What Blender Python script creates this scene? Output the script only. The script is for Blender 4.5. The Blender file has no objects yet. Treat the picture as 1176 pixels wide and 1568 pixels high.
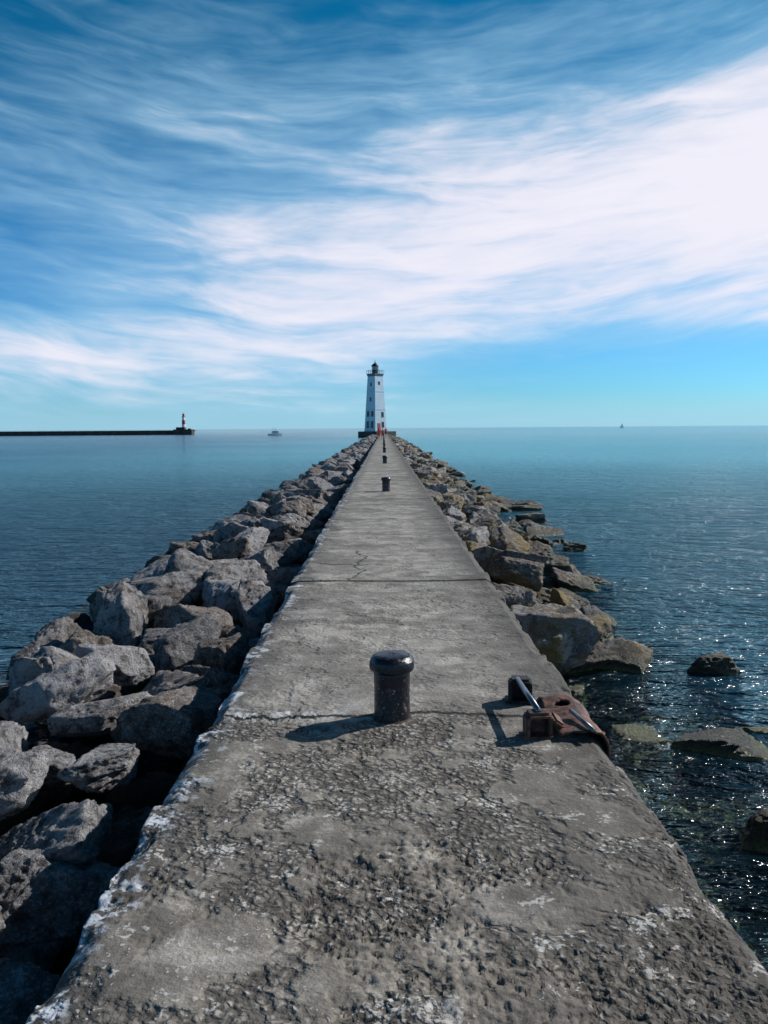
import bpy, bmesh, math, random
import numpy as np
from mathutils import Vector, Matrix, Euler
random.seed(7); rng=np.random.default_rng(11)
rad=math.radians
scene=bpy.context.scene
scene.view_settings.view_transform='Standard'
scene.view_settings.look='None'
scene.view_settings.exposure=0
WZ=-1.2
SUN_AZ=rad(62); SUN_EL=rad(34)

# ---------------------------------------------------------------- node DSL
class V:
    def __init__(s,t,sock): s.t=t; s.s=sock
    def _m(a,op,b=None,c=None):
        n=a.t.nodes.new('ShaderNodeMath'); n.operation=op
        for i,x in enumerate((a,b,c)):
            if x is None: continue
            if isinstance(x,V): a.t.links.new(x.s,n.inputs[i])
            else: n.inputs[i].default_value=float(x)
        return V(a.t,n.outputs[0])
    def __add__(a,b): return a._m('ADD',b)
    __radd__=__add__
    def __sub__(a,b): return a._m('SUBTRACT',b)
    def __rsub__(a,b): return (a*-1)+b
    def __mul__(a,b): return a._m('MULTIPLY',b)
    __rmul__=__mul__
    def __truediv__(a,b): return a._m('DIVIDE',b)
    def abs(a): return a._m('ABSOLUTE')
    def min(a,b): return a._m('MINIMUM',b)
    def max(a,b): return a._m('MAXIMUM',b)
    def pow(a,b): return a._m('POWER',b)
    def exp(a): return a._m('EXPONENT')
    def sm(a,lo,hi):
        n=a.t.nodes.new('ShaderNodeMapRange'); n.interpolation_type='SMOOTHSTEP'
        a.t.links.new(a.s,n.inputs['Value'])
        n.inputs['From Min'].default_value=lo; n.inputs['From Max'].default_value=hi
        if lo>hi:
            n.inputs['From Min'].default_value=hi; n.inputs['From Max'].default_value=lo
            n.inputs['To Min'].default_value=1; n.inputs['To Max'].default_value=0
        return V(a.t,n.outputs['Result'])
def lk(t,inp,x):
    if isinstance(x,V): t.links.new(x.s,inp)
    elif isinstance(x,(tuple,list)):
        if len(x)==3 and inp.type=='RGBA': x=(*x,1)
        inp.default_value=x
    else: inp.default_value=x
def comb(t,x,y,z):
    n=t.nodes.new('ShaderNodeCombineXYZ')
    for i,k in enumerate((x,y,z)): lk(t,n.inputs[i],k)
    return V(t,n.outputs[0])
def sep(t,v):
    n=t.nodes.new('ShaderNodeSeparateXYZ'); t.links.new(v.s,n.inputs[0])
    return [V(t,o) for o in n.outputs]
def vadd(t,a,b,k=1):
    n=t.nodes.new('ShaderNodeVectorMath'); n.operation='MULTIPLY_ADD'
    t.links.new(b.s,n.inputs[0]); n.inputs[1].default_value=(k,k,k); t.links.new(a.s,n.inputs[2])
    return V(t,n.outputs[0])
def noise(t,v,scale,detail=4,rough=.55,dist=0,out='Fac'):
    n=t.nodes.new('ShaderNodeTexNoise'); lk(t,n.inputs['Vector'],v)
    n.inputs['Scale'].default_value=scale; n.inputs['Detail'].default_value=detail
    n.inputs['Roughness'].default_value=rough; n.inputs['Distortion'].default_value=dist
    return V(t,n.outputs[0] if out=='Fac' else n.outputs[1])
def voro(t,v,scale,feature='F1',out='Distance',rnd=1):
    n=t.nodes.new('ShaderNodeTexVoronoi'); n.feature=feature; lk(t,n.inputs['Vector'],v)
    n.inputs['Scale'].default_value=scale; n.inputs['Randomness'].default_value=rnd
    return V(t,n.outputs[out])
def mix(t,f,a,b,blend='MIX'):
    n=t.nodes.new('ShaderNodeMix'); n.data_type='RGBA'; n.blend_type=blend
    lk(t,n.inputs[0],f); lk(t,n.inputs[6],a); lk(t,n.inputs[7],b)
    return V(t,n.outputs[2])
def bump(t,h,strength=1,dist=.01,normal=None):
    n=t.nodes.new('ShaderNodeBump'); lk(t,n.inputs['Height'],h)
    n.inputs['Strength'].default_value=strength; n.inputs['Distance'].default_value=dist
    if normal: t.links.new(normal.s,n.inputs['Normal'])
    return V(t,n.outputs[0])
def newmat(name):
    m=bpy.data.materials.new(name); m.use_nodes=True
    t=m.node_tree; b=t.nodes['Principled BSDF']
    return m,t,b
def pos(t):
    n=t.nodes.new('ShaderNodeNewGeometry'); return V(t,n.outputs['Position']),V(t,n.outputs['Normal'])
def objc(t):
    n=t.nodes.new('ShaderNodeTexCoord'); return V(t,n.outputs['Object'])
def simple(name,col,rough=.6,metal=0,var=.25,scale=8,bmp=.0,dark=None):
    m,t,b=newmat(name)
    o=objc(t); n=noise(t,o,scale,5,.6)
    d=dark or tuple(c*(1-var) for c in col)
    lk(t,b.inputs['Base Color'],mix(t,n.sm(.35,.7),d,col))
    b.inputs['Roughness'].default_value=rough; b.inputs['Metallic'].default_value=metal
    if bmp: lk(t,b.inputs['Normal'],bump(t,noise(t,o,scale*4,6,.6),1,bmp))
    return m

# ---------------------------------------------------------------- numpy noise
_tab=rng.random(4096)
def vnoise(p):
    i=np.floor(p).astype(np.int64); f=p-i; f=f*f*(3-2*f)
    def h(a,b,c): return _tab[(a*73856093 ^ b*19349663 ^ c*83492791)&4095]
    x,y,z=i[:,0],i[:,1],i[:,2]; fx,fy,fz=f[:,0],f[:,1],f[:,2]
    r=0
    for dx in (0,1):
        for dy in (0,1):
            for dz in (0,1):
                w=(fx if dx else 1-fx)*(fy if dy else 1-fy)*(fz if dz else 1-fz)
                r=r+w*h(x+dx,y+dy,z+dz)
    return r
def fbm(p,oct=4,g=.5):
    r=0;a=1;s=0
    for k in range(oct):
        r=r+a*vnoise(p*(2**k)+k*17.3); s+=a; a*=g
    return r/s
def mesh_np(name,co,faces_flat,nper,mat,smooth=True,tone=None):
    me=bpy.data.meshes.new(name)
    nf=len(faces_flat)//nper
    me.vertices.add(len(co)); me.vertices.foreach_set('co',np.asarray(co,dtype=np.float32).ravel())
    me.loops.add(len(faces_flat)); me.loops.foreach_set('vertex_index',np.asarray(faces_flat,dtype=np.int32))
    me.polygons.add(nf); me.polygons.foreach_set('loop_start',np.arange(0,nf*nper,nper,dtype=np.int32))
    me.polygons.foreach_set('loop_total',np.full(nf,nper,dtype=np.int32))
    me.polygons.foreach_set('use_smooth',np.full(nf,smooth) if isinstance(smooth,bool) else smooth)
    me.update(calc_edges=True)
    if tone is not None:
        at=me.attributes.new('tone','FLOAT','POINT'); at.data.foreach_set('value',tone.astype(np.float32))
    ob=bpy.data.objects.new(name,me); scene.collection.objects.link(ob)
    if mat: me.materials.append(mat)
    return ob

# ---------------------------------------------------------------- bmesh helpers
def new_obj(name,bm,mat,parent=None,smooth=False,loc=None):
    me=bpy.data.meshes.new(name); bm.to_mesh(me); bm.free()
    if mat: me.materials.append(mat)
    if smooth:
        for p in me.polygons: p.use_smooth=True
    ob=bpy.data.objects.new(name,me); scene.collection.objects.link(ob)
    if parent: ob.parent=parent
    if loc: ob.location=loc
    return ob
def empty(name,loc=(0,0,0),rz=0):
    e=bpy.data.objects.new(name,None); scene.collection.objects.link(e)
    e.location=loc; e.rotation_euler=(0,0,rz); return e
def box(bm,cx,cy,cz,sx,sy,sz,bev=0,rot=None):
    b2=bmesh.new(); bmesh.ops.create_cube(b2,size=1)
    bmesh.ops.scale(b2,vec=(sx,sy,sz),verts=b2.verts)
    if bev: bmesh.ops.bevel(b2,geom=list(b2.edges),offset=bev,segments=2,affect='EDGES')
    if rot: bmesh.ops.rotate(b2,cent=(0,0,0),matrix=rot,verts=b2.verts)
    bmesh.ops.translate(b2,vec=(cx,cy,cz),verts=b2.verts)
    me=bpy.data.meshes.new('t'); b2.to_mesh(me); bm.from_mesh(me); b2.free(); bpy.data.meshes.remove(me)
def tube(bm,p0,p1,r,seg=12,r2=None):
    p0=Vector(p0);p1=Vector(p1); d=p1-p0
    M=Matrix.Translation((p0+p1)/2)@d.to_track_quat('Z','Y').to_matrix().to_4x4()
    bmesh.ops.create_cone(bm,cap_ends=True,segments=seg,radius1=r,radius2=r if r2 is None else r2,depth=d.length,matrix=M)
def lathe(bm,prof,seg=32,off=(0,0,0)):
    rings=[]
    for r,z in prof:
        rings.append([bm.verts.new((off[0]+r*math.cos(2*math.pi*k/seg),off[1]+r*math.sin(2*math.pi*k/seg),off[2]+z)) for k in range(seg)])
    for a,b in zip(rings,rings[1:]):
        for k in range(seg): bm.faces.new((a[k],a[(k+1)%seg],b[(k+1)%seg],b[k]))
    bm.faces.new(rings[0][::-1]); bm.faces.new(rings[-1])

# ================================================================= WORLD
w=bpy.data.worlds.new("World"); scene.world=w; w.use_nodes=True
t=w.node_tree; bg=t.nodes['Background']
sky=t.nodes.new('ShaderNodeTexSky'); sky.sky_type='NISHITA'; sky.sun_disc=False
sky.sun_elevation=SUN_EL; sky.sun_rotation=SUN_AZ; sky.air_density=1.0; sky.dust_density=.3; sky.ozone_density=2
tc=t.nodes.new('ShaderNodeTexCoord'); D=V(t,tc.outputs['Generated'])
dx,dy,dz=sep(t,D)
U=dx._m('ARCTAN2',dy)*57.2958
Ve=dz.min(.9999).max(-.9999)._m('ARCSINE')*57.2958
Uc=U.min(60).max(-60)
bend=Ve-Uc*Uc*0.0030
wv_=noise(t,comb(t,Uc*.06,bend*.14,3.3),1,3,.5)-.5
c1=comb(t,Uc*.05+wv_*.8,bend*.22+wv_*1.2,0)
c2=comb(t,Uc*.085+wv_*1.0,bend*.60+wv_*1.8,7.7)
c3=comb(t,Uc*.26+wv_*2.0,bend*1.25+wv_*3.0,4.1)
n1=noise(t,c1,1,4,.5); n2=noise(t,c2,1,4,.55,.5); n3=noise(t,c3,1,4,.58,.3)
Vc=Uc*.150+9.7; wd=(Uc*.12+6.4).max(3.2)
q=(Ve-Vc)/wd
band=(q*q*-1).exp()*((Uc*.016+.78).min(1.3))
q2=(Ve-19.5-Uc*.02)/5.5; q2u=(Uc-8)/18
up=(q2*q2*-1-q2u*q2u).exp()*.42
q3=(Ve-14.5-Uc*-.15)/8; q3u=(Uc+13)/15
lf=(q3*q3*-1-q3u*q3u).exp()*.36
low=Ve.sm(8.5,4.0)*Uc.sm(14,-6)*.45*Ve.sm(.2,1.6)
hole=Ve.sm(1.2,2.6)*Ve.sm(7.0,4.0)*Uc.sm(-2,10)*.40
dens=band+up+lf+low-hole+(n1-.5)*.70+(n2-.5)*.95+(n3-.5)*.36
dens=dens-Ve.sm(24,38)*.8-U.abs().sm(65,110)*.5  # clouds thinned overhead and behind the camera to lower ambient light
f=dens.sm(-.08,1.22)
base=mix(t,Ve.sm(0,26),(.36,.88,1.42),(.022,.62,.86))
base=mix(t,1.0,V(t,sky.outputs[0]),base,'MULTIPLY')
base=mix(t,Ve.sm(24,50),base,mix(t,1.0,base,(.8,.40,.38),'MULTIPLY'))  # unseen sky above the frame darkened on purpose to deepen the shadows
base=mix(t,Ve.sm(2.6,.2)*.65,base,(4.3,7.6,9.8))
cloud=mix(t,f.sm(.35,.95),(4.6,7.7,10.0),(9.7,9.6,10.7))
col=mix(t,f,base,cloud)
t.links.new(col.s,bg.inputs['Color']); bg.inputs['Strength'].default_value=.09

sd=bpy.data.lights.new('sun','SUN'); sd.energy=5.0; sd.angle=rad(.5); sd.color=(1,.96,.90)
so=bpy.data.objects.new('sun',sd); scene.collection.objects.link(so)
sv=Vector((math.sin(SUN_AZ)*math.cos(SUN_EL),math.cos(SUN_AZ)*math.cos(SUN_EL),math.sin(SUN_EL)))
so.rotation_euler=sv.to_track_quat('Z','Y').to_euler()

# ================================================================= CAMERA
cd=bpy.data.cameras.new('camera'); cam=bpy.data.objects.new('camera',cd); scene.collection.objects.link(cam)
cd.sensor_fit='VERTICAL'; cd.sensor_height=24; cd.lens=24*1267/1568; cd.clip_end=60000; cd.clip_start=.05
cam.location=(0,0,1.7)
cam.rotation_euler=(Euler((rad(90-5.8),0,0)).to_matrix()@Matrix.Rotation(rad(-.4),3,'Z')).to_euler()
scene.camera=cam

# ================================================================= WATER
m,t,b=newmat('lake_water')
P,N=pos(t); px,py,pz=sep(t,P)
dist=(px*px+py*py).pow(.5)
lo_=noise(t,P,.15,2)
pw=comb(t,px*.55+lo_*3,py*1.5+lo_*1.5,0)
h=noise(t,pw,.5,2,.5)*1.0+noise(t,pw,1.7,3,.55,.4)*1.0+noise(t,pw,5.0,3,.6,.3)*.50
patch=noise(t,comb(t,px*.02,py*.05,0),1,3)
amp=(dist/45+1).pow(-.9)*(patch*1.6+.45)
bn=bump(t,h*amp,1,.55)
fr=t.nodes.new('ShaderNodeFresnel'); fr.inputs['IOR'].default_value=1.33; t.links.new(bn.s,fr.inputs['Normal'])
gl=t.nodes.new('ShaderNodeBsdfGlossy'); gl.inputs['Roughness'].default_value=.09; t.links.new(bn.s,gl.inputs['Normal'])
df=t.nodes.new('ShaderNodeBsdfDiffuse'); t.links.new(bn.s,df.inputs['Normal'])
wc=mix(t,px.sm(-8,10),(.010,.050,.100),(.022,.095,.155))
wc=mix(t,dist.sm(12,90),wc,mix(t,px.sm(-50,15),(.050,.17,.28),(.13,.42,.56)))  # far water, brightest on the right: sky reflection painted into the diffuse colour
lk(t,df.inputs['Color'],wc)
tr=t.nodes.new('ShaderNodeBsdfTransparent'); tr.inputs['Color'].default_value=(.74,.84,.82,1)
m1=t.nodes.new('ShaderNodeMixShader'); lk(t,m1.inputs[0],(px.abs()+(noise(t,P,.5,2)-.5)*1.5).sm(4.8,2.4)*.9)
t.links.new(df.outputs[0],m1.inputs[1]); t.links.new(tr.outputs[0],m1.inputs[2])
m2=t.nodes.new('ShaderNodeMixShader'); t.links.new(fr.outputs[0],m2.inputs[0])
t.links.new(m1.outputs[0],m2.inputs[1]); t.links.new(gl.outputs[0],m2.inputs[2])
t.links.new(m2.outputs[0],t.nodes['Material Output'].inputs['Surface'])
bm=bmesh.new(); bmesh.ops.create_grid(bm,x_segments=8,y_segments=8,size=25000)
new_obj('lake_water',bm,m,loc=(0,0,WZ))
mbed=simple('lake_bed',(.060,.085,.070),.9,0,.7,1.5,.02)
bm=bmesh.new(); bmesh.ops.create_grid(bm,x_segments=4,y_segments=4,size=320)
new_obj('lake_bed',bm,mbed,loc=(0,100,-2.3))

# ================================================================= PIER
XL,XR=-1.06,1.22
m,t,b=newmat('pier_concrete')
P,N=pos(t); px,py,pz=sep(t,P)
front=py.sm(5.0,4.6)
nc=noise(t,P,4.5,5,.62,out='Color'); med,medb,medc=sep(t,nc)
bc=noise(t,P,1.0,4,.6,out='Color'); big,bigb,bigc=sep(t,bc)
fine=noise(t,P,42,3,.65)
wp=vadd(t,P,nc,.10)
wp2=vadd(t,wp,noise(t,P,26,1,out='Color'),.035)
patchm=(noise(t,wp,1.7,4,.66)+front*.03).sm(.48,.56)
agg=voro(t,wp2,30)
vcol=t.nodes[-1]
ac=sep(t,V(t,vcol.outputs['Color']))[0]
rough=patchm*(front*.65+.30)*(medb*.9+.5)
c=mix(t,med.sm(.3,.72),mix(t,front,(.235,.222,.206),(.145,.131,.114)),mix(t,front,(.43,.41,.385),(.34,.315,.28)))
c=mix(t,bigb.sm(.45,.62)*.60,c,(.130,.118,.105))
c=mix(t,(big*.6+med*.4).sm(.50,.60)*.55,c,(.47,.445,.405))
c=mix(t,fine.sm(.35,.65)*.42,c,(.095,.086,.077))
stain=noise(t,comb(t,px*.5,py*1.8,9),1.2,5,.65,.4)
c=mix(t,stain.sm(.50,.64)*.55,c,(.11,.101,.092))
c=mix(t,agg.sm(.30,.60)*rough*.85,c,(.050,.045,.041))
c=mix(t,ac.sm(.72,.85)*agg.sm(.4,.2)*rough*.55,c,(.52,.50,.48))
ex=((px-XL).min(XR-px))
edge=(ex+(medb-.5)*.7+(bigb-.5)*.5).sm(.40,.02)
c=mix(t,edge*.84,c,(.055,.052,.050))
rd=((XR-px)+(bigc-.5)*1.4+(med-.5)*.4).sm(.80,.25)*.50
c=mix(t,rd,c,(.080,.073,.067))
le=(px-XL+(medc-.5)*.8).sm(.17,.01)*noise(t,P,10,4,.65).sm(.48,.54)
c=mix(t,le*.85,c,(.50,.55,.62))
sp=(medc*.6+fine*.4).sm(.57,.60)*front
c=mix(t,sp*.65,c,(.54,.53,.52))
def cm(d,w): return (d.abs()).sm(w,w*.3)
ca=noise(t,comb(t,px*1.9,py*.05,1.3),1,6,.62)-.5
cb=noise(t,comb(t,px*.1,py*2.0,8.8),1,6,.62)-.5
k1=cm(py-(ca*.42+4.80),.036)*fine.sm(.20,.32)
jt=cm(py-(ca*.06+9.12),.065)
k2=cm(px-(cb*.8-.33),.022)*py.sm(9.1,9.2)*py.sm(11.8,11.4)
k3=cm(py-(ca*1.1+10.35),.040)*px.sm(-.95,-.8)*px.sm(-.1,-.2)
k4=cm(px-(cb*.5+.36),.009)*py.sm(3.0,3.1)*py.sm(4.0,3.9)
k5=cm(px-(cb*.35-.62+(py-3.4)*.25),.008)*py.sm(2.9,3.0)*py.sm(4.1,3.9)
k6=cm(py-(ca*.9+6.6),.014)*px.sm(.1,.3)
k7=cm(py-(ca*-.7+7.9),.014)*px.sm(-.2,-.4)
sp_=py*(1/4.4); fr_=(sp_+ca*.04)._m('FRACT')-.5
jn=(fr_.abs()).sm(.014,.004)*py.sm(11.5,12.5)*.75
allc=k1.max(jt).max(k2).max(k3).max(k4).max(k5*.8).max(k6*.7).max(jn).max(k7*.7)
halo=(py-(ca*.42+4.86)).abs().sm(.18,.0)*medc.sm(.48,.56)*px.sm(.2,-.6)
c=mix(t,halo*.75,c,(.50,.52,.54))
c=mix(t,allc*.96,c,(.008,.007,.007))
c=mix(t,pz.sm(-.75,-1.05)*.8,c,(.035,.035,.028))
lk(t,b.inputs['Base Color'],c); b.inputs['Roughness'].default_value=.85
b.inputs['Specular IOR Level'].default_value=.3
H=agg*rough*-1.1+fine*.50+med*.8-patchm*.45
lk(t,b.inputs['Normal'],bump(t,H,1,.014))
mpier=m
def build_deck():
    ys=np.concatenate([np.arange(-3,1.6,.15),np.arange(1.6,5.3,.008),np.arange(5.3,9.08,.014),
        np.arange(9.08,9.16,.01),np.arange(9.16,24,.06),np.arange(24,246,.5)])
    side=np.array([1.5,1.1,.8,.55,.38,.25,.17,.11,.07,.045,.025,.012])
    nx=255
    s=np.concatenate([XL-side,np.linspace(XL,XR,nx),XR+side[::-1]])
    S,Y=np.meshgrid(s,ys); S=S.ravel();Y=Y.ravel()
    X=np.clip(S,XL,XR); Z=-(np.maximum(XL-S,0)+np.maximum(S-XR,0))
    onside=(Z<0)
    p=np.stack([X,Y,Z],1)
    d=np.minimum(X-XL,XR-X)
    top=~onside
    fine=(Y<9.2)
    nearf=np.clip((5.0-Y)/.3,0,1)*.7+.3
    mask=np.clip((fbm(p*1.4+30,4,.6)-.48)/.06,0,1)
    agg=np.abs(fbm(p*np.array([38,38,38.])+5,3,.6)-.5)*2
    med=fbm(p*14+9,3)-.5; lo=fbm(p*1.6+77,3)-.5
    dz=np.where(fine,(-agg*.030*mask*nearf-.004*mask*nearf+med*.012*(.4+mask*nearf)),0)+lo*.03
    jd=np.abs(Y-9.12); dz-=np.where(jd<.022,.04,0)
    er=np.clip(.10-d,0,.10)/.10
    chip=np.clip((fbm(p*np.array([4,4,4.])+3,4)-.46)/.12,0,1)
    big=np.clip((fbm(p*np.array([1.2,1.2,0])+13,2)-.5)/.1,0,1)
    drop=er**1.3*(.012+.05*chip+.04*big)
    Z=np.where(top,dz-drop,Z+dz-(drop)*np.exp(Z*12))
    inn=(.03*chip+.012)*np.exp(-np.abs(Z)*10)+.03*(fbm(p*3+8,4)-.5)
    sgn=np.where(S<0,1,-1)
    X=np.where(onside|(d<1e-6),X+sgn*inn,X)
    co=np.stack([X,Y,Z],1)
    nS=len(s); nY=len(ys)
    i=np.arange(nY-1)[:,None]*nS+np.arange(nS-1)[None,:]; i=i.ravel()
    F=np.stack([i,i+1,i+nS+1,i+nS],1).ravel()
    return mesh_np('concrete_pier',co,F,4,mpier)
build_deck()

# ================================================================= ROCKS
def rockmat(name,alg):
    m,t,b=newmat(name)
    P,N=pos(t); px,py,pz=sep(t,P)
    at=t.nodes.new('ShaderNodeAttribute'); at.attribute_name='tone'; T=V(t,at.outputs['Fac'])
    ac=noise(t,P,1.6,5,.62,out='Color'); a,a2,a3=sep(t,ac)
    bb=noise(t,P,9,6,.72); cc=noise(t,P,50,3,.7)
    c=mix(t,a.sm(.35,.65),(.14,.136,.140),(.37,.36,.37))
    c=mix(t,T.sm(.60,.78)*.65,c,(.17,.125,.095))
    c=mix(t,T.sm(.22,.05)*.6,c,(.47,.46,.48))
    c=mix(t,T.sm(.30,.40)*T.sm(.50,.42)*.65,c,(.075,.073,.078))
    c=mix(t,a2.sm(.54,.66)*.5,c,(.17,.125,.09))
    c=mix(t,bb.sm(.49,.63)*.80,c,(.040,.038,.039))
    c=mix(t,(bb*.5+cc*.5).sm(.49,.40)*.65,c,(.53,.52,.54))
    zz=pz+(a3-.5)*.5
    if alg:
        c=mix(t,zz.sm(-.30,-.8)*(bb*.5+a2*.5).sm(.46,.56)*.75,c,(.29,.21,.07))
        c=mix(t,zz.sm(-.88,-1.1)*.92,c,(.028,.028,.020))
        c=mix(t,pz.sm(-1.12,-1.22)*(bb.sm(.35,.6)*.6+.25),c,(.20,.23,.095))
    else:
        c=mix(t,zz.sm(-.70,-.95)*.7,c,(.075,.054,.038))
        c=mix(t,zz.sm(-.92,-1.12)*.9,c,(.02,.019,.017))
    lk(t,b.inputs['Base Color'],c)
    lk(t,b.inputs['Roughness'],.95-pz.sm(-.85,-1.15)*.55)
    b.inputs['Specular IOR Level'].default_value=.3
    rid=(bb-.5).abs()*-1.6
    lk(t,b.inputs['Normal'],bump(t,rid+cc*.35+a,1,.07))
    return m
icos={}
def ico(sub):
    if sub not in icos:
        bm=bmesh.new(); bmesh.ops.create_icosphere(bm,subdivisions=sub,radius=1)
        v=np.array([x.co[:] for x in bm.verts]); f=np.array([[q.index for q in x.verts] for x in bm.faces])
        bm.free(); icos[sub]=(v/np.linalg.norm(v,axis=1)[:,None],f)
    return icos[sub]
def rock(sub,size,aniso=None,yaw=None,tilt=.5):
    v,f=ico(sub)
    NP=12
    n=rng.normal(size=(NP,3)); n/=np.linalg.norm(n,axis=1)[:,None]
    n=np.concatenate([n,[[0,0,-1],[0,0,1]]])
    d=np.concatenate([rng.uniform(.50,.95,NP),[.8,rng.uniform(.55,.9)]])
    off=rng.uniform(0,100,3)
    if sub>=4:
        j=np.stack([fbm(v*2.6+off+k*31,3,.6)-.5 for k in range(3)],1)
        vv=v+j*.30; vv/=np.linalg.norm(vv,axis=1)[:,None]
    else: vv=v
    q=np.maximum(vv@n.T,0)/d
    r=(q**60).sum(1)**(-1/60)
    r=np.minimum(r,1.4)
    if sub>=4:
        k2=np.abs(fbm(v*4+off,4,.6)-.5)*2
        st=fbm(v@np.array([[.3,.1,1.5],[.2,.4,2.2],[.1,.2,5.]])+off,2)
        r=r*(1.03-k2*.20+(st-.5)*.12)
        if sub>=5:
            k3=np.abs(fbm(v*14+off,4,.65)-.5)*2; r=r*(1-k3*.055)
    else: r=r*(1+(fbm(v*2.5+off,2)-.5)*.35)
    an=np.array(aniso) if aniso is not None else np.array([1.05,rng.uniform(.62,.95),rng.uniform(.5,.85)])
    co=v*r[:,None]*an*size
    e=Euler((rng.uniform(-tilt,tilt),rng.uniform(-tilt,tilt),rng.uniform(0,6.28) if yaw is None else yaw)).to_matrix()
    return co@np.array(e).T,f
def assemble(name,items,mat):
    C=[];F=[];SM=[];TN=[];o=0
    for (x,y,z,size,an,yaw) in items:
        d=math.hypot(x,y)
        sub=6 if d<6.5 else 5 if d<18 else 4 if d<50 else 3
        tilt=.5 if an is None else .12
        c,f=rock(sub,size,an,yaw,tilt)
        C.append(c+np.array([x,y,z-c[:,2].max()])); F.append(f+o); o+=len(c)
        SM.append(np.full(len(f),sub>=5)); TN.append(np.full(len(c),rng.random()))
    return mesh_np(name,np.concatenate(C),np.concatenate(F).ravel(),3,mat,smooth=np.concatenate(SM),tone=np.concatenate(TN))
def scatter(y0,y1,xin,xout,mind):
    out=[]; cell={}
    for _ in range(int((y1-y0)*90)):
        y=random.uniform(y0,y1); a,b_=xin(y),xout(y)
        if abs(b_-a)<.2: continue
        x=random.uniform(min(a,b_),max(a,b_)); ok=True
        cx,cy=int(x//1),int(y//1)
        for i in (-1,0,1):
            for j in (-1,0,1):
                for q in cell.get((cx+i,cy+j),()):
                    if (q[0]-x)**2+(q[1]-y)**2<mind*mind: ok=False
        if ok: cell.setdefault((cx,cy),[]).append((x,y)); out.append((x,y))
    return out
def lt(x,y):
    u=-x
    if u<1.7: z=-.42
    elif u<3.0: z=-.42+(u-1.7)/1.3*.22
    else: z=-.20-(u-3.0)/1.9*.95
    return z
items=[]
for x,y in scatter(1.0,9.5,lambda y:-1.50,lambda y:-4.8,.54):
    items.append((x,y,lt(x,y)+random.uniform(-.24,.12)-(.06 if y<6 else 0),random.uniform(.29,.50),None,None))
for x,y in scatter(9.5,250,lambda y:-1.58,lambda y:-4.9,.70):
    items.append((x,y,lt(x,y)+random.uniform(-.34,.20),random.uniform(.38,.62),None,None))
for x,y in scatter(0,250,lambda y:-1.35,lambda y:-5.4,.85):
    items.append((x,y,lt(x,y)-random.uniform(.35,.6),random.uniform(.5,.7),None,None))
rl=rockmat('riprap_rock',False); rr=rockmat('mossy_rock',True)
assemble('boulder_riprap',items,rl)
def ro(y):
    if y<8.4: return 1.5
    if y<13: return 2.1+(y-8.4)/4.6*.8
    if y<20: return 2.9+(y-13)/7*1.0
    return 4.0
items=[]
for x,y in scatter(9.3,250,lambda y:1.6,ro,.74):
    z=-.34-(x-1.5)*.17+random.uniform(-.30,.12)
    if x>ro(y)-.6: z-=.3
    items.append((x,y,z,random.uniform(.38,.60),None,None))
for x,y in scatter(9.0,250,lambda y:1.4,lambda y:ro(y)+.5,.95):
    items.append((x,y,-.85-random.uniform(0,.3),random.uniform(.45,.65),None,None))
for x,y,z,s,an,yaw in [
    (1.95,9.4,-.38,.50,(1,.8,.9),.3),
    (4.46,19.3,-1.0,.35,(1,.7,.6),0),(3.75,15.2,-1.03,.75,(1,.42,.35),-.3),
    (3.95,9.6,-1.0,.36,(1,.8,.7),.2),(2.95,7.3,-1.08,.60,(1,.6,.35),.1),
    (2.35,7.6,-1.17,.5,(1,.6,.4),.7),(3.65,7.6,-1.16,.5,(1,.7,.4),-.4),
    (2.88,5.6,-.98,.38,(1,.8,.8),0),(4.9,29,-1.0,.9,(1,.6,.35),0),(5.4,31,-1.05,.7,(1,.5,.3),.2),
    (4.6,25,-.9,.6,(1,.7,.5),.2),
    (2.0,4.4,-1.23,.55,(1,.8,.5),0),(2.5,4.7,-1.19,.5,(1,.8,.5),1),(1.7,5.3,-1.26,.5,(1,.8,.5),2),
    (2.3,5.9,-1.21,.5,(1,.8,.5),1.2),(1.8,3.4,-1.22,.5,(1,.8,.5),.5),(2.9,3.8,-1.35,.7,(1,.8,.5),.2),(3.5,6.3,-1.36,.7,(1,.8,.5),.2),
    (1.7,6.8,-1.25,.45,(1,.8,.5),2.2),(3.1,8.6,-1.36,.7,(1,.8,.5),.2),(1.75,8.2,-1.18,.5,(1,.8,.5),1.),(2.5,9.0,-1.27,.5,(1,.8,.5),.4),
    (3.9,7.9,-1.38,.6,(1,.8,.4),.4),(3.2,5.0,-1.33,.5,(1,.8,.4),.9)]:
    items.append((x,y,z,s,an,yaw))
assemble('boulder_riprap.001',items,rr)

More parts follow.
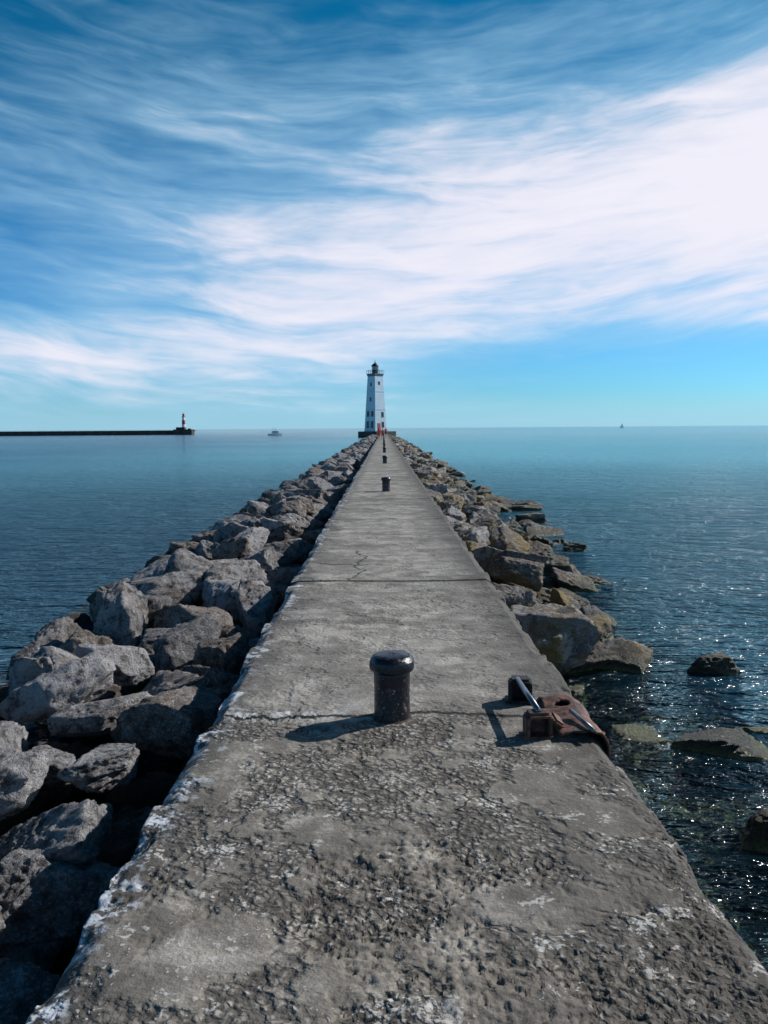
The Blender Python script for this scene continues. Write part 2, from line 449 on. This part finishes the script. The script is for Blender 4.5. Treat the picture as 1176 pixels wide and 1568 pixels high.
# ================================================================= BOLLARDS
m,t,b=newmat('bollard_paint')
o=objc(t); n=noise(t,o,28,4,.7); ox,oy,oz=sep(t,o)
chip=noise(t,o,22,4,.6).sm(.58,.63)*oz.sm(.30,.22)
c=mix(t,n.sm(.4,.7),(.008,.009,.015),(.018,.020,.028))
c=mix(t,chip*.9,c,(.12,.06,.05))
c=mix(t,noise(t,o,50,3,.5).sm(.64,.68)*oz.sm(.30,.2)*.8,c,(.4,.33,.31))
lk(t,b.inputs['Base Color'],c); lk(t,b.inputs['Roughness'],chip*.4+n*.25+.2)
lk(t,b.inputs['Normal'],bump(t,n+noise(t,o,8,3)*2,1,.006))
mb=m
mbed2=simple('bollard_footing_rust',(.09,.05,.035),.9,0,.6,30,.006)
def bollard(x,y):
    e=empty('mooring_bollard',(x,y,0))
    bm=bmesh.new()
    lathe(bm,[(.108,-.03),(.109,.0),(.106,.04),(.105,.16),(.107,.265),(.112,.283)],40)
    new_obj('post',bm,mb,e,True)
    bm=bmesh.new()
    lathe(bm,[(.118,.284),(.132,.290),(.1365,.305),(.137,.335),(.131,.355),(.112,.372),(.106,.376),(.06,.381),(.004,.382)],10)
    bmesh.ops.bevel(bm,geom=[q for q in bm.edges if not q.is_boundary],offset=.006,segments=2,affect='EDGES')
    new_obj('cap',bm,mb,e,True,).rotation_euler=(0,0,.25)
    bm=bmesh.new(); lathe(bm,[(.120,-.03),(.119,.002),(.112,.006),(.1,.006)],32)
    new_obj('base_ring',bm,mbed2,e,True)
for k in range(13):
    bollard(.04+ (0 if k==0 else .02),4.75+17.6*k)

# ================================================================= RUSTED MOORING HARDWARE
m,t,b=newmat('rusted_steel')
o,_=pos(t); n=noise(t,o,12,5,.65); n2_=noise(t,o,45,3,.6)
c=mix(t,n.sm(.38,.62),(.022,.014,.012),(.20,.075,.042))
c=mix(t,n2_.sm(.46,.64)*.75,c,(.055,.028,.022))
lk(t,b.inputs['Base Color'],c); b.inputs['Roughness'].default_value=.7
lk(t,b.inputs['Normal'],bump(t,n+n2_*.5,1,.010)); mr=m
mdk=simple('dark_oxidised_iron',(.035,.026,.024),.6,.2,.5,25,.006,dark=(.010,.010,.012))
mgal=simple('worn_steel_rod',(.22,.25,.29),.35,.7,.4,20,.001)
e=empty('mooring_cleat_frame',(.84,0,0))
def bracket(name,y,mat,h,wd,dp,rz=0):
    bm=bmesh.new()
    box(bm,-wd/2+.012,0,h/2-.01,.024,dp,h,.006)
    box(bm,wd/2-.012,0,h/2-.01,.024,dp,h,.006)
    box(bm,0,0,h-.002,wd-.01,dp+.015,.034,.016)
    box(bm,0,dp/2-.015,h/2-.01,wd-.05,.016,h-.02,.003)
    box(bm,0,0,.008,wd+.04,dp+.02,.014,.004)
    o=new_obj(name,bm,mat,e,loc=(0,y,0)); o.rotation_euler=(0,0,rz)
bracket('far_bracket',5.02,mdk,.135,.145,.10,-.1)
bracket('near_bracket',4.42,mr,.130,.15,.09,.08)
bm=bmesh.new(); tube(bm,(-.02,5.0,.145),(0,4.40,.15),.016,16); new_obj('rod',bm,mgal,e,True)
bm=bmesh.new(); box(bm,.12,4.50,.06,.07,.15,.035,.012,Matrix.Rotation(.6,3,'Y')); box(bm,.10,4.60,.03,.10,.10,.03,.01); new_obj('flange',bm,mr,e)
# edge armour: bent steel channel (flat lip, rolled nose, skirt)
NU,NVv=36,80
U_,V_=np.meshgrid(np.linspace(0,1,NU),np.linspace(0,1,NVv)); U_=U_.ravel();V_=V_.ravel()
prof=np.array([[-.17,.020],[-.10,.028],[-.04,.036],[.02,.036],[.07,.020],[.105,-.02],[.12,-.08],[.122,-.16],[.12,-.26]])
up_=U_*(len(prof)-1); k0=np.clip(up_.astype(int),0,len(prof)-2); ff=(up_-k0)[:,None]
pp=prof[k0]*(1-ff)+prof[k0+1]*ff
yy=4.36+V_*.74
pn=np.stack([pp[:,0]*6,yy*6,pp[:,1]*6],1); dn=(fbm(pn,3)-.5)
X=1.11+pp[:,0]*(1-.15*V_)+dn*.025; Z=pp[:,1]+dn*.035-.045*np.clip((V_-.75)/.25,0,1)**2+.012
yy=yy+np.where(V_<.02,(fbm(pn*3,2)-.5)*.10,0)+np.where(V_>.98,(fbm(pn*3,2)-.5)*.22-.04*U_,0)
i=(np.arange(NVv-1)[:,None]*NU+np.arange(NU-1)[None,:]).ravel()
fc_=np.stack([i,i+1,i+NU+1,i+NU],1)
cc_=np.stack([X,yy,Z],1)[fc_].mean(1)
hole_=((cc_[:,0]-1.06)**2/.05**2+(cc_[:,1]-4.83)**2/.05**2)<1
ep=mesh_np('edge_armour_plate',np.stack([X,yy,Z],1),fc_[~hole_].ravel(),4,mr)
sm_=ep.modifiers.new('s','SOLIDIFY'); sm_.thickness=.014
ep.parent=e; ep.matrix_parent_inverse=Matrix.Translation((-.84,0,0))
bm=bmesh.new(); tube(bm,(.22,4.60,.085),(.285,4.33,.065),.012,14); new_obj('loose_rod',bm,mgal,e,True)

# ================================================================= LIGHTHOUSE
mw=simple('white_painted_steel',(.47,.58,.66),.5,0,.12,.8)
mwb=simple('white_paint',(.78,.78,.77),.5,0,.15,.8)
mwin=simple('window_dark',(.02,.022,.028),.25,0,.4,3)
mblk=simple('black_iron',(.022,.022,.026),.5,.2,.3,3)
mgal2=simple('gallery_grey',(.15,.17,.20),.5,.1,.3,3)
mcr=simple('crib_concrete',(.09,.085,.08),.9,0,.5,1,.03)
mtrim=simple('grey_trim',(.30,.31,.33),.6,0,.2,3)
mredl=simple('red_door_paint',(.50,.03,.03),.5,0,.2,3)
L=empty('lighthouse',(-2.35,250,0),rad(44))
def taper(bm,z0,s0,z1,s1,cx=0,cy=0):
    v=[]
    for z,s in ((z0,s0/2),(z1,s1/2)):
        v.append([bm.verts.new((cx+a*s,cy+b_*s,z)) for a,b_ in ((-1,-1),(1,-1),(1,1),(-1,1))])
    for k in range(4): bm.faces.new((v[0][k],v[0][(k+1)%4],v[1][(k+1)%4],v[1][k]))
    bm.faces.new(v[0][::-1]); bm.faces.new(v[1])
Hb,Ht=.7,17.6; Sb,St=4.75,3.15
bm=bmesh.new(); taper(bm,Hb,Sb,Ht,St); new_obj('tower',bm,mw,L)
def sat(z): return Sb+(St-Sb)*(z-Hb)/(Ht-Hb)
bm=bmesh.new()
for z in (Hb+.02,7.1,12.4):
    box(bm,0,0,z+.1,sat(z)+.16,sat(z)+.16,.16)
new_obj('belt_courses',bm,mw,L)
bw=bmesh.new(); bt=bmesh.new(); bd=bmesh.new()
def win(face,u,z,ww,hh,door=False):
    s=sat(z)/2; sl=math.atan(((Sb-St)/2)/(Ht-Hb))
    for bmx,gw,off,th in ((bt,.25,.03,.08),(bd if door else bw,0,.06,.10)):
        if face==0: box(bmx,-s-off+.0,u,z,th,ww+gw,hh+gw,0,Matrix.Rotation(sl,3,'Y'))
        elif face==1: box(bmx,u,-s-off,z,ww+gw,th,hh+gw,0,Matrix.Rotation(-sl,3,'X'))
        elif face==2: box(bmx,s+off,u,z,th,ww+gw,hh+gw,0,Matrix.Rotation(-sl,3,'Y'))
        else: box(bmx,u,s+off,z,ww+gw,th,hh+gw,0,Matrix.Rotation(sl,3,'X'))
for fc in (0,2):
    for u in (-.95,.95):
        win(fc,u,5.9,.8,1.5); win(fc,u,2.7,.9,1.9)
for fc in (1,3):
    win(fc,0.9,5.7,.7,1.4); win(fc,.9,2.7,.7,1.5); win(fc,-.7,2.0,1.0,2.1,True)
win(0,0,10.2,.5,1.0);win(1,0,15.0,.45,.8);win(0,0,14.6,.45,.8)
new_obj('window_trim',bt,mtrim,L); new_obj('windows',bw,mwin,L); new_obj('doors',bd,mredl,L)
bm=bmesh.new()
box(bm,0,0,17.75,3.8,3.8,.2); taper(bm,17.0,St+.1,17.6,3.6)
new_obj('gallery_deck',bm,mgal2,L)
bm=bmesh.new()
for a in np.linspace(-1.85,1.85,5):
    for s_ in (-1.85,1.85):
        tube(bm,(a,s_,17.9),(a,s_,18.85),.035,6); tube(bm,(s_,a,17.9),(s_,a,18.85),.035,6)
for z in (18.4,18.85):
    for s_ in (-1.85,1.85):
        tube(bm,(-1.85,s_,z),(1.85,s_,z),.035,6); tube(bm,(s_,-1.85,z),(s_,1.85,z),.035,6)
new_obj('gallery_railing',bm,mgal2,L)
bm=bmesh.new(); lathe(bm,[(.95,17.86),(.95,18.75),(1.05,18.8),(1.05,18.9)],8); 
for k in range(8):
    a=2*math.pi*k/8; tube(bm,(.92*math.cos(a),.92*math.sin(a),18.9),(.92*math.cos(a),.92*math.sin(a),20.0),.06,6)
lathe(bm,[(1.2,20.0),(1.15,20.15),(.8,20.6),(.35,20.9),(.14,21.0),(.2,21.2),(.1,21.4),(.03,22.0)],16)
new_obj('lantern_room',bm,mblk,L)
mgl=simple('lantern_glass',(.30,.36,.40),.1,0,.2,2)
bm=bmesh.new(); lathe(bm,[(.82,18.9),(.82,20.0)],8); new_obj('lantern_glass',bm,mgl,L)
bm=bmesh.new(); box(bm,.3,-.3,-.5,8.2,8.2,2.4,.1); box(bm,0,0,.45,6.2,6.2,.5,.05); new_obj('crib_base',bm,mcr,L)

# ================================================================= DISTANT BREAKWATER + LIGHT + BOAT
mdb=simple('breakwater_concrete',(.055,.045,.042),.9,0,.5,.4,.03)
D0=450
bm=bmesh.new()
box(bm,-104-160,D0+3,WZ+1.0,320,5,2.2,.15)
for k in range(40): box(bm,-106-k*8,D0+3,WZ+2.2,7.4,4.2,.35,.1)
new_obj('breakwater',bm,mdb)
e=empty('breakwater_light',(-108,D0,WZ))
bm=bmesh.new(); box(bm,0,0,1.3,10,7,3.2,.2); box(bm,-1.5,0,3.4,4.6,4,1.3,.1); box(bm,3,0,3.1,1.2,2,.6,.05); new_obj('base',bm,mdb,e)
mred=simple('red_paint',(.42,.02,.02),.5,0,.2,3)
bm=bmesh.new(); lathe(bm,[(1.0,4.0),(.95,5.6)],20); lathe(bm,[(.82,7.9),(.75,9.6)],20); new_obj('white_bands',bm,mwb,e)
bm=bmesh.new(); lathe(bm,[(.95,5.6),(.82,7.9)],20); new_obj('red_band',bm,mred,e)
bm=bmesh.new(); lathe(bm,[(1.15,9.6),(1.15,9.75),(.6,9.8),(.6,10.8),(.8,10.9),(.1,11.5),(.05,12.1)],16); new_obj('lantern',bm,mred,e)

b_=empty('motor_boat',(-47,360,WZ),rad(8))
bm=bmesh.new()
st=[(-3.1,1.0,.75,.0),(-1.5,1.15,.8,0),(0.3,1.15,.9,0),(1.8,.85,1.05,.02),(2.8,.35,1.2,.15),(3.3,.03,1.3,.5)]
rings=[]
for x,hw,top,bot in st:
    rings.append([bm.verts.new((x,-hw,top)),bm.verts.new((x,-hw*.75,bot)),bm.verts.new((x,0,bot-.25)),bm.verts.new((x,hw*.75,bot)),bm.verts.new((x,hw,top))])
for a,c_ in zip(rings,rings[1:]):
    for k in range(4): bm.faces.new((a[k],a[k+1],c_[k+1],c_[k]))
    bm.faces.new((a[4],a[0],c_[0],c_[4]))
bm.faces.new(rings[0]); 
bmesh.ops.recalc_face_normals(bm,faces=bm.faces)
new_obj('hull',bm,mwb,b_)
bm=bmesh.new(); box(bm,.1,0,1.35,3.0,1.7,1.1,.12); box(bm,-.3,0,2.45,1.9,1.6,.12,.04); box(bm,.3,0,2.1,.3,1.3,.5,.05)
for sx in(-1.1,.6):
    for sy in(-.7,.7): tube(bm,(sx,sy,1.8),(sx,sy,3.2),.03,6)
box(bm,-.25,0,3.2,2.0,1.6,.08,.03); tube(bm,(-.8,0,3.2),(-.8,0,4.3),.025,6)
new_obj('cabin',bm,mwb,b_)
bm=bmesh.new(); box(bm,.3,0,1.5,2.2,1.74,.4,.03); box(bm,1.62,0,1.5,.06,1.3,.4,.01); new_obj('cabin_windows',bm,mwin,b_)

s=empty('sailboat',(430,1500,WZ))
bm=bmesh.new(); box(bm,0,0,.5,7,2,1.0,.4); new_obj('hull',bm,mwb,s)
bm=bmesh.new(); tube(bm,(0,0,.5),(0,0,9),.08,6)
v=[bm.verts.new(q) for q in ((.2,0,1.6),(3.4,0,1.6),(.2,0,8.6))]; bm.faces.new(v)
v=[bm.verts.new(q) for q in ((-.2,0,7.6),(-3.2,0,1.2),(-.3,0,1.4))]; bm.faces.new(v)
new_obj('sails',bm,mwb,s)

# ================================================================= PEOPLE
def person(x,y,rz,shirt,pants,hair,h=1.72,step=.15,arm=.1,legskin=True):
    e=empty('person',(x,y,.0),rz); k=h/1.72
    mt,t,b=newmat('clothed_figure')
    o=objc(t); ox,oy,oz=sep(t,o)
    skin=(.50,.30,.21)
    c=mix(t,oz.sm(.045*k,.055*k),(.03,.03,.03),skin if legskin else pants)
    c=mix(t,oz.sm(.55*k,.56*k),c,pants)
    c=mix(t,oz.sm(.98*k,.99*k),c,shirt)
    c=mix(t,oz.sm(1.46*k,1.47*k),c,skin)
    side=ox.abs().sm(.235,.245)
    c=mix(t,side*oz.sm(1.24*k,1.23*k),c,skin)
    hairm=(oz+oy*.75).sm(1.60*k,1.62*k)
    c=mix(t,hairm,c,hair)
    c=mix(t,noise(t,o,14,4).sm(.4,.8)*.25,c,(.02,.02,.02))
    lk(t,b.inputs['Base Color'],c); b.inputs['Roughness'].default_value=.8
    vs=[];es=[];rs=[]
    def v(p,r,par=None):
        vs.append((p[0]*k,p[1]*k,p[2]*k)); rs.append(r*k if not isinstance(r,tuple) else (r[0]*k,r[1]*k))
        if par is not None: es.append((par,len(vs)-1))
        return len(vs)-1
    pel=v((0,0,.95),(.155,.11)); wa=v((0,0,1.1),(.135,.095),pel); ch=v((0,.0,1.3),(.165,.11),wa); nk0=v((0,0,1.43),(.07,.065),ch)
    nk=v((0,-.005,1.50),.05,nk0)
    chin=v((0,-.03,1.555),(.055,.07),nk); hd=v((0,-.005,1.63),(.075,.092),chin); tp=v((0,.005,1.70),(.05,.06),hd)
    v((0,-.115,1.60),.012,hd)
    v((.085,0,1.61),.012,hd); v((-.085,0,1.61),.012,hd)
    for sx,st_ in ((1,step),(-1,-step)):
        hp=v((.09*sx,0,.87),.092,pel); kn=v((.10*sx,-st_*.55-.02,.49),.058,hp)
        an=v((.10*sx,-st_*1.0+(.10 if st_<0 else 0),.09),.038,kn); v((.11*sx,-st_*1.0-.13+(.10 if st_<0 else 0),.035),.032,an)
        sh=v((.185*sx,0,1.40),.055,ch); el=v((.25*sx,.03+arm*-.2*sx,1.13),.040,sh)
        wr=v((.27*sx,-.06-arm*sx,.89),.027,el); pm=v((.272*sx,-.08-arm*sx,.84),(.018,.034),wr)
        for j,(dy,l) in enumerate(((-.026,.07),(-.009,.08),(.009,.075),(.026,.06))):
            a1=v((.272*sx,-.082-arm*sx+dy,.79),.009,pm); v((.262*sx,-.09-arm*sx+dy,.79-l*.6),.007,a1)
        th=v((.262*sx,-.125-arm*sx,.83),.010,pm); v((.255*sx,-.14-arm*sx,.80),.008,th)
    me=bpy.data.meshes.new('body'); me.from_pydata(vs,es,[]); me.materials.append(mt)
    ob=bpy.data.objects.new('body',me); scene.collection.objects.link(ob); ob.parent=e
    md=ob.modifiers.new('Skin','SKIN'); md.use_smooth_shade=True
    for i,r in enumerate(rs):
        sv_=me.skin_vertices[0].data[i]; sv_.radius=r if isinstance(r,tuple) else (r,r); sv_.use_root=(i==0)
    sb=ob.modifiers.new('Sub','SUBSURF'); sb.levels=2; sb.render_levels=2
person(-.60,112,rad(185),(.72,.04,.035),(.60,.06,.05),(.03,.02,.015),1.76,.16,.12)
person(-.12,116,rad(172),(.68,.07,.05),(.03,.035,.06),(.05,.03,.02),1.68,-.14,-.1)
person(.42,146,rad(170),(.55,.04,.05),(.05,.05,.07),(.02,.015,.01),1.78,.12,.1)
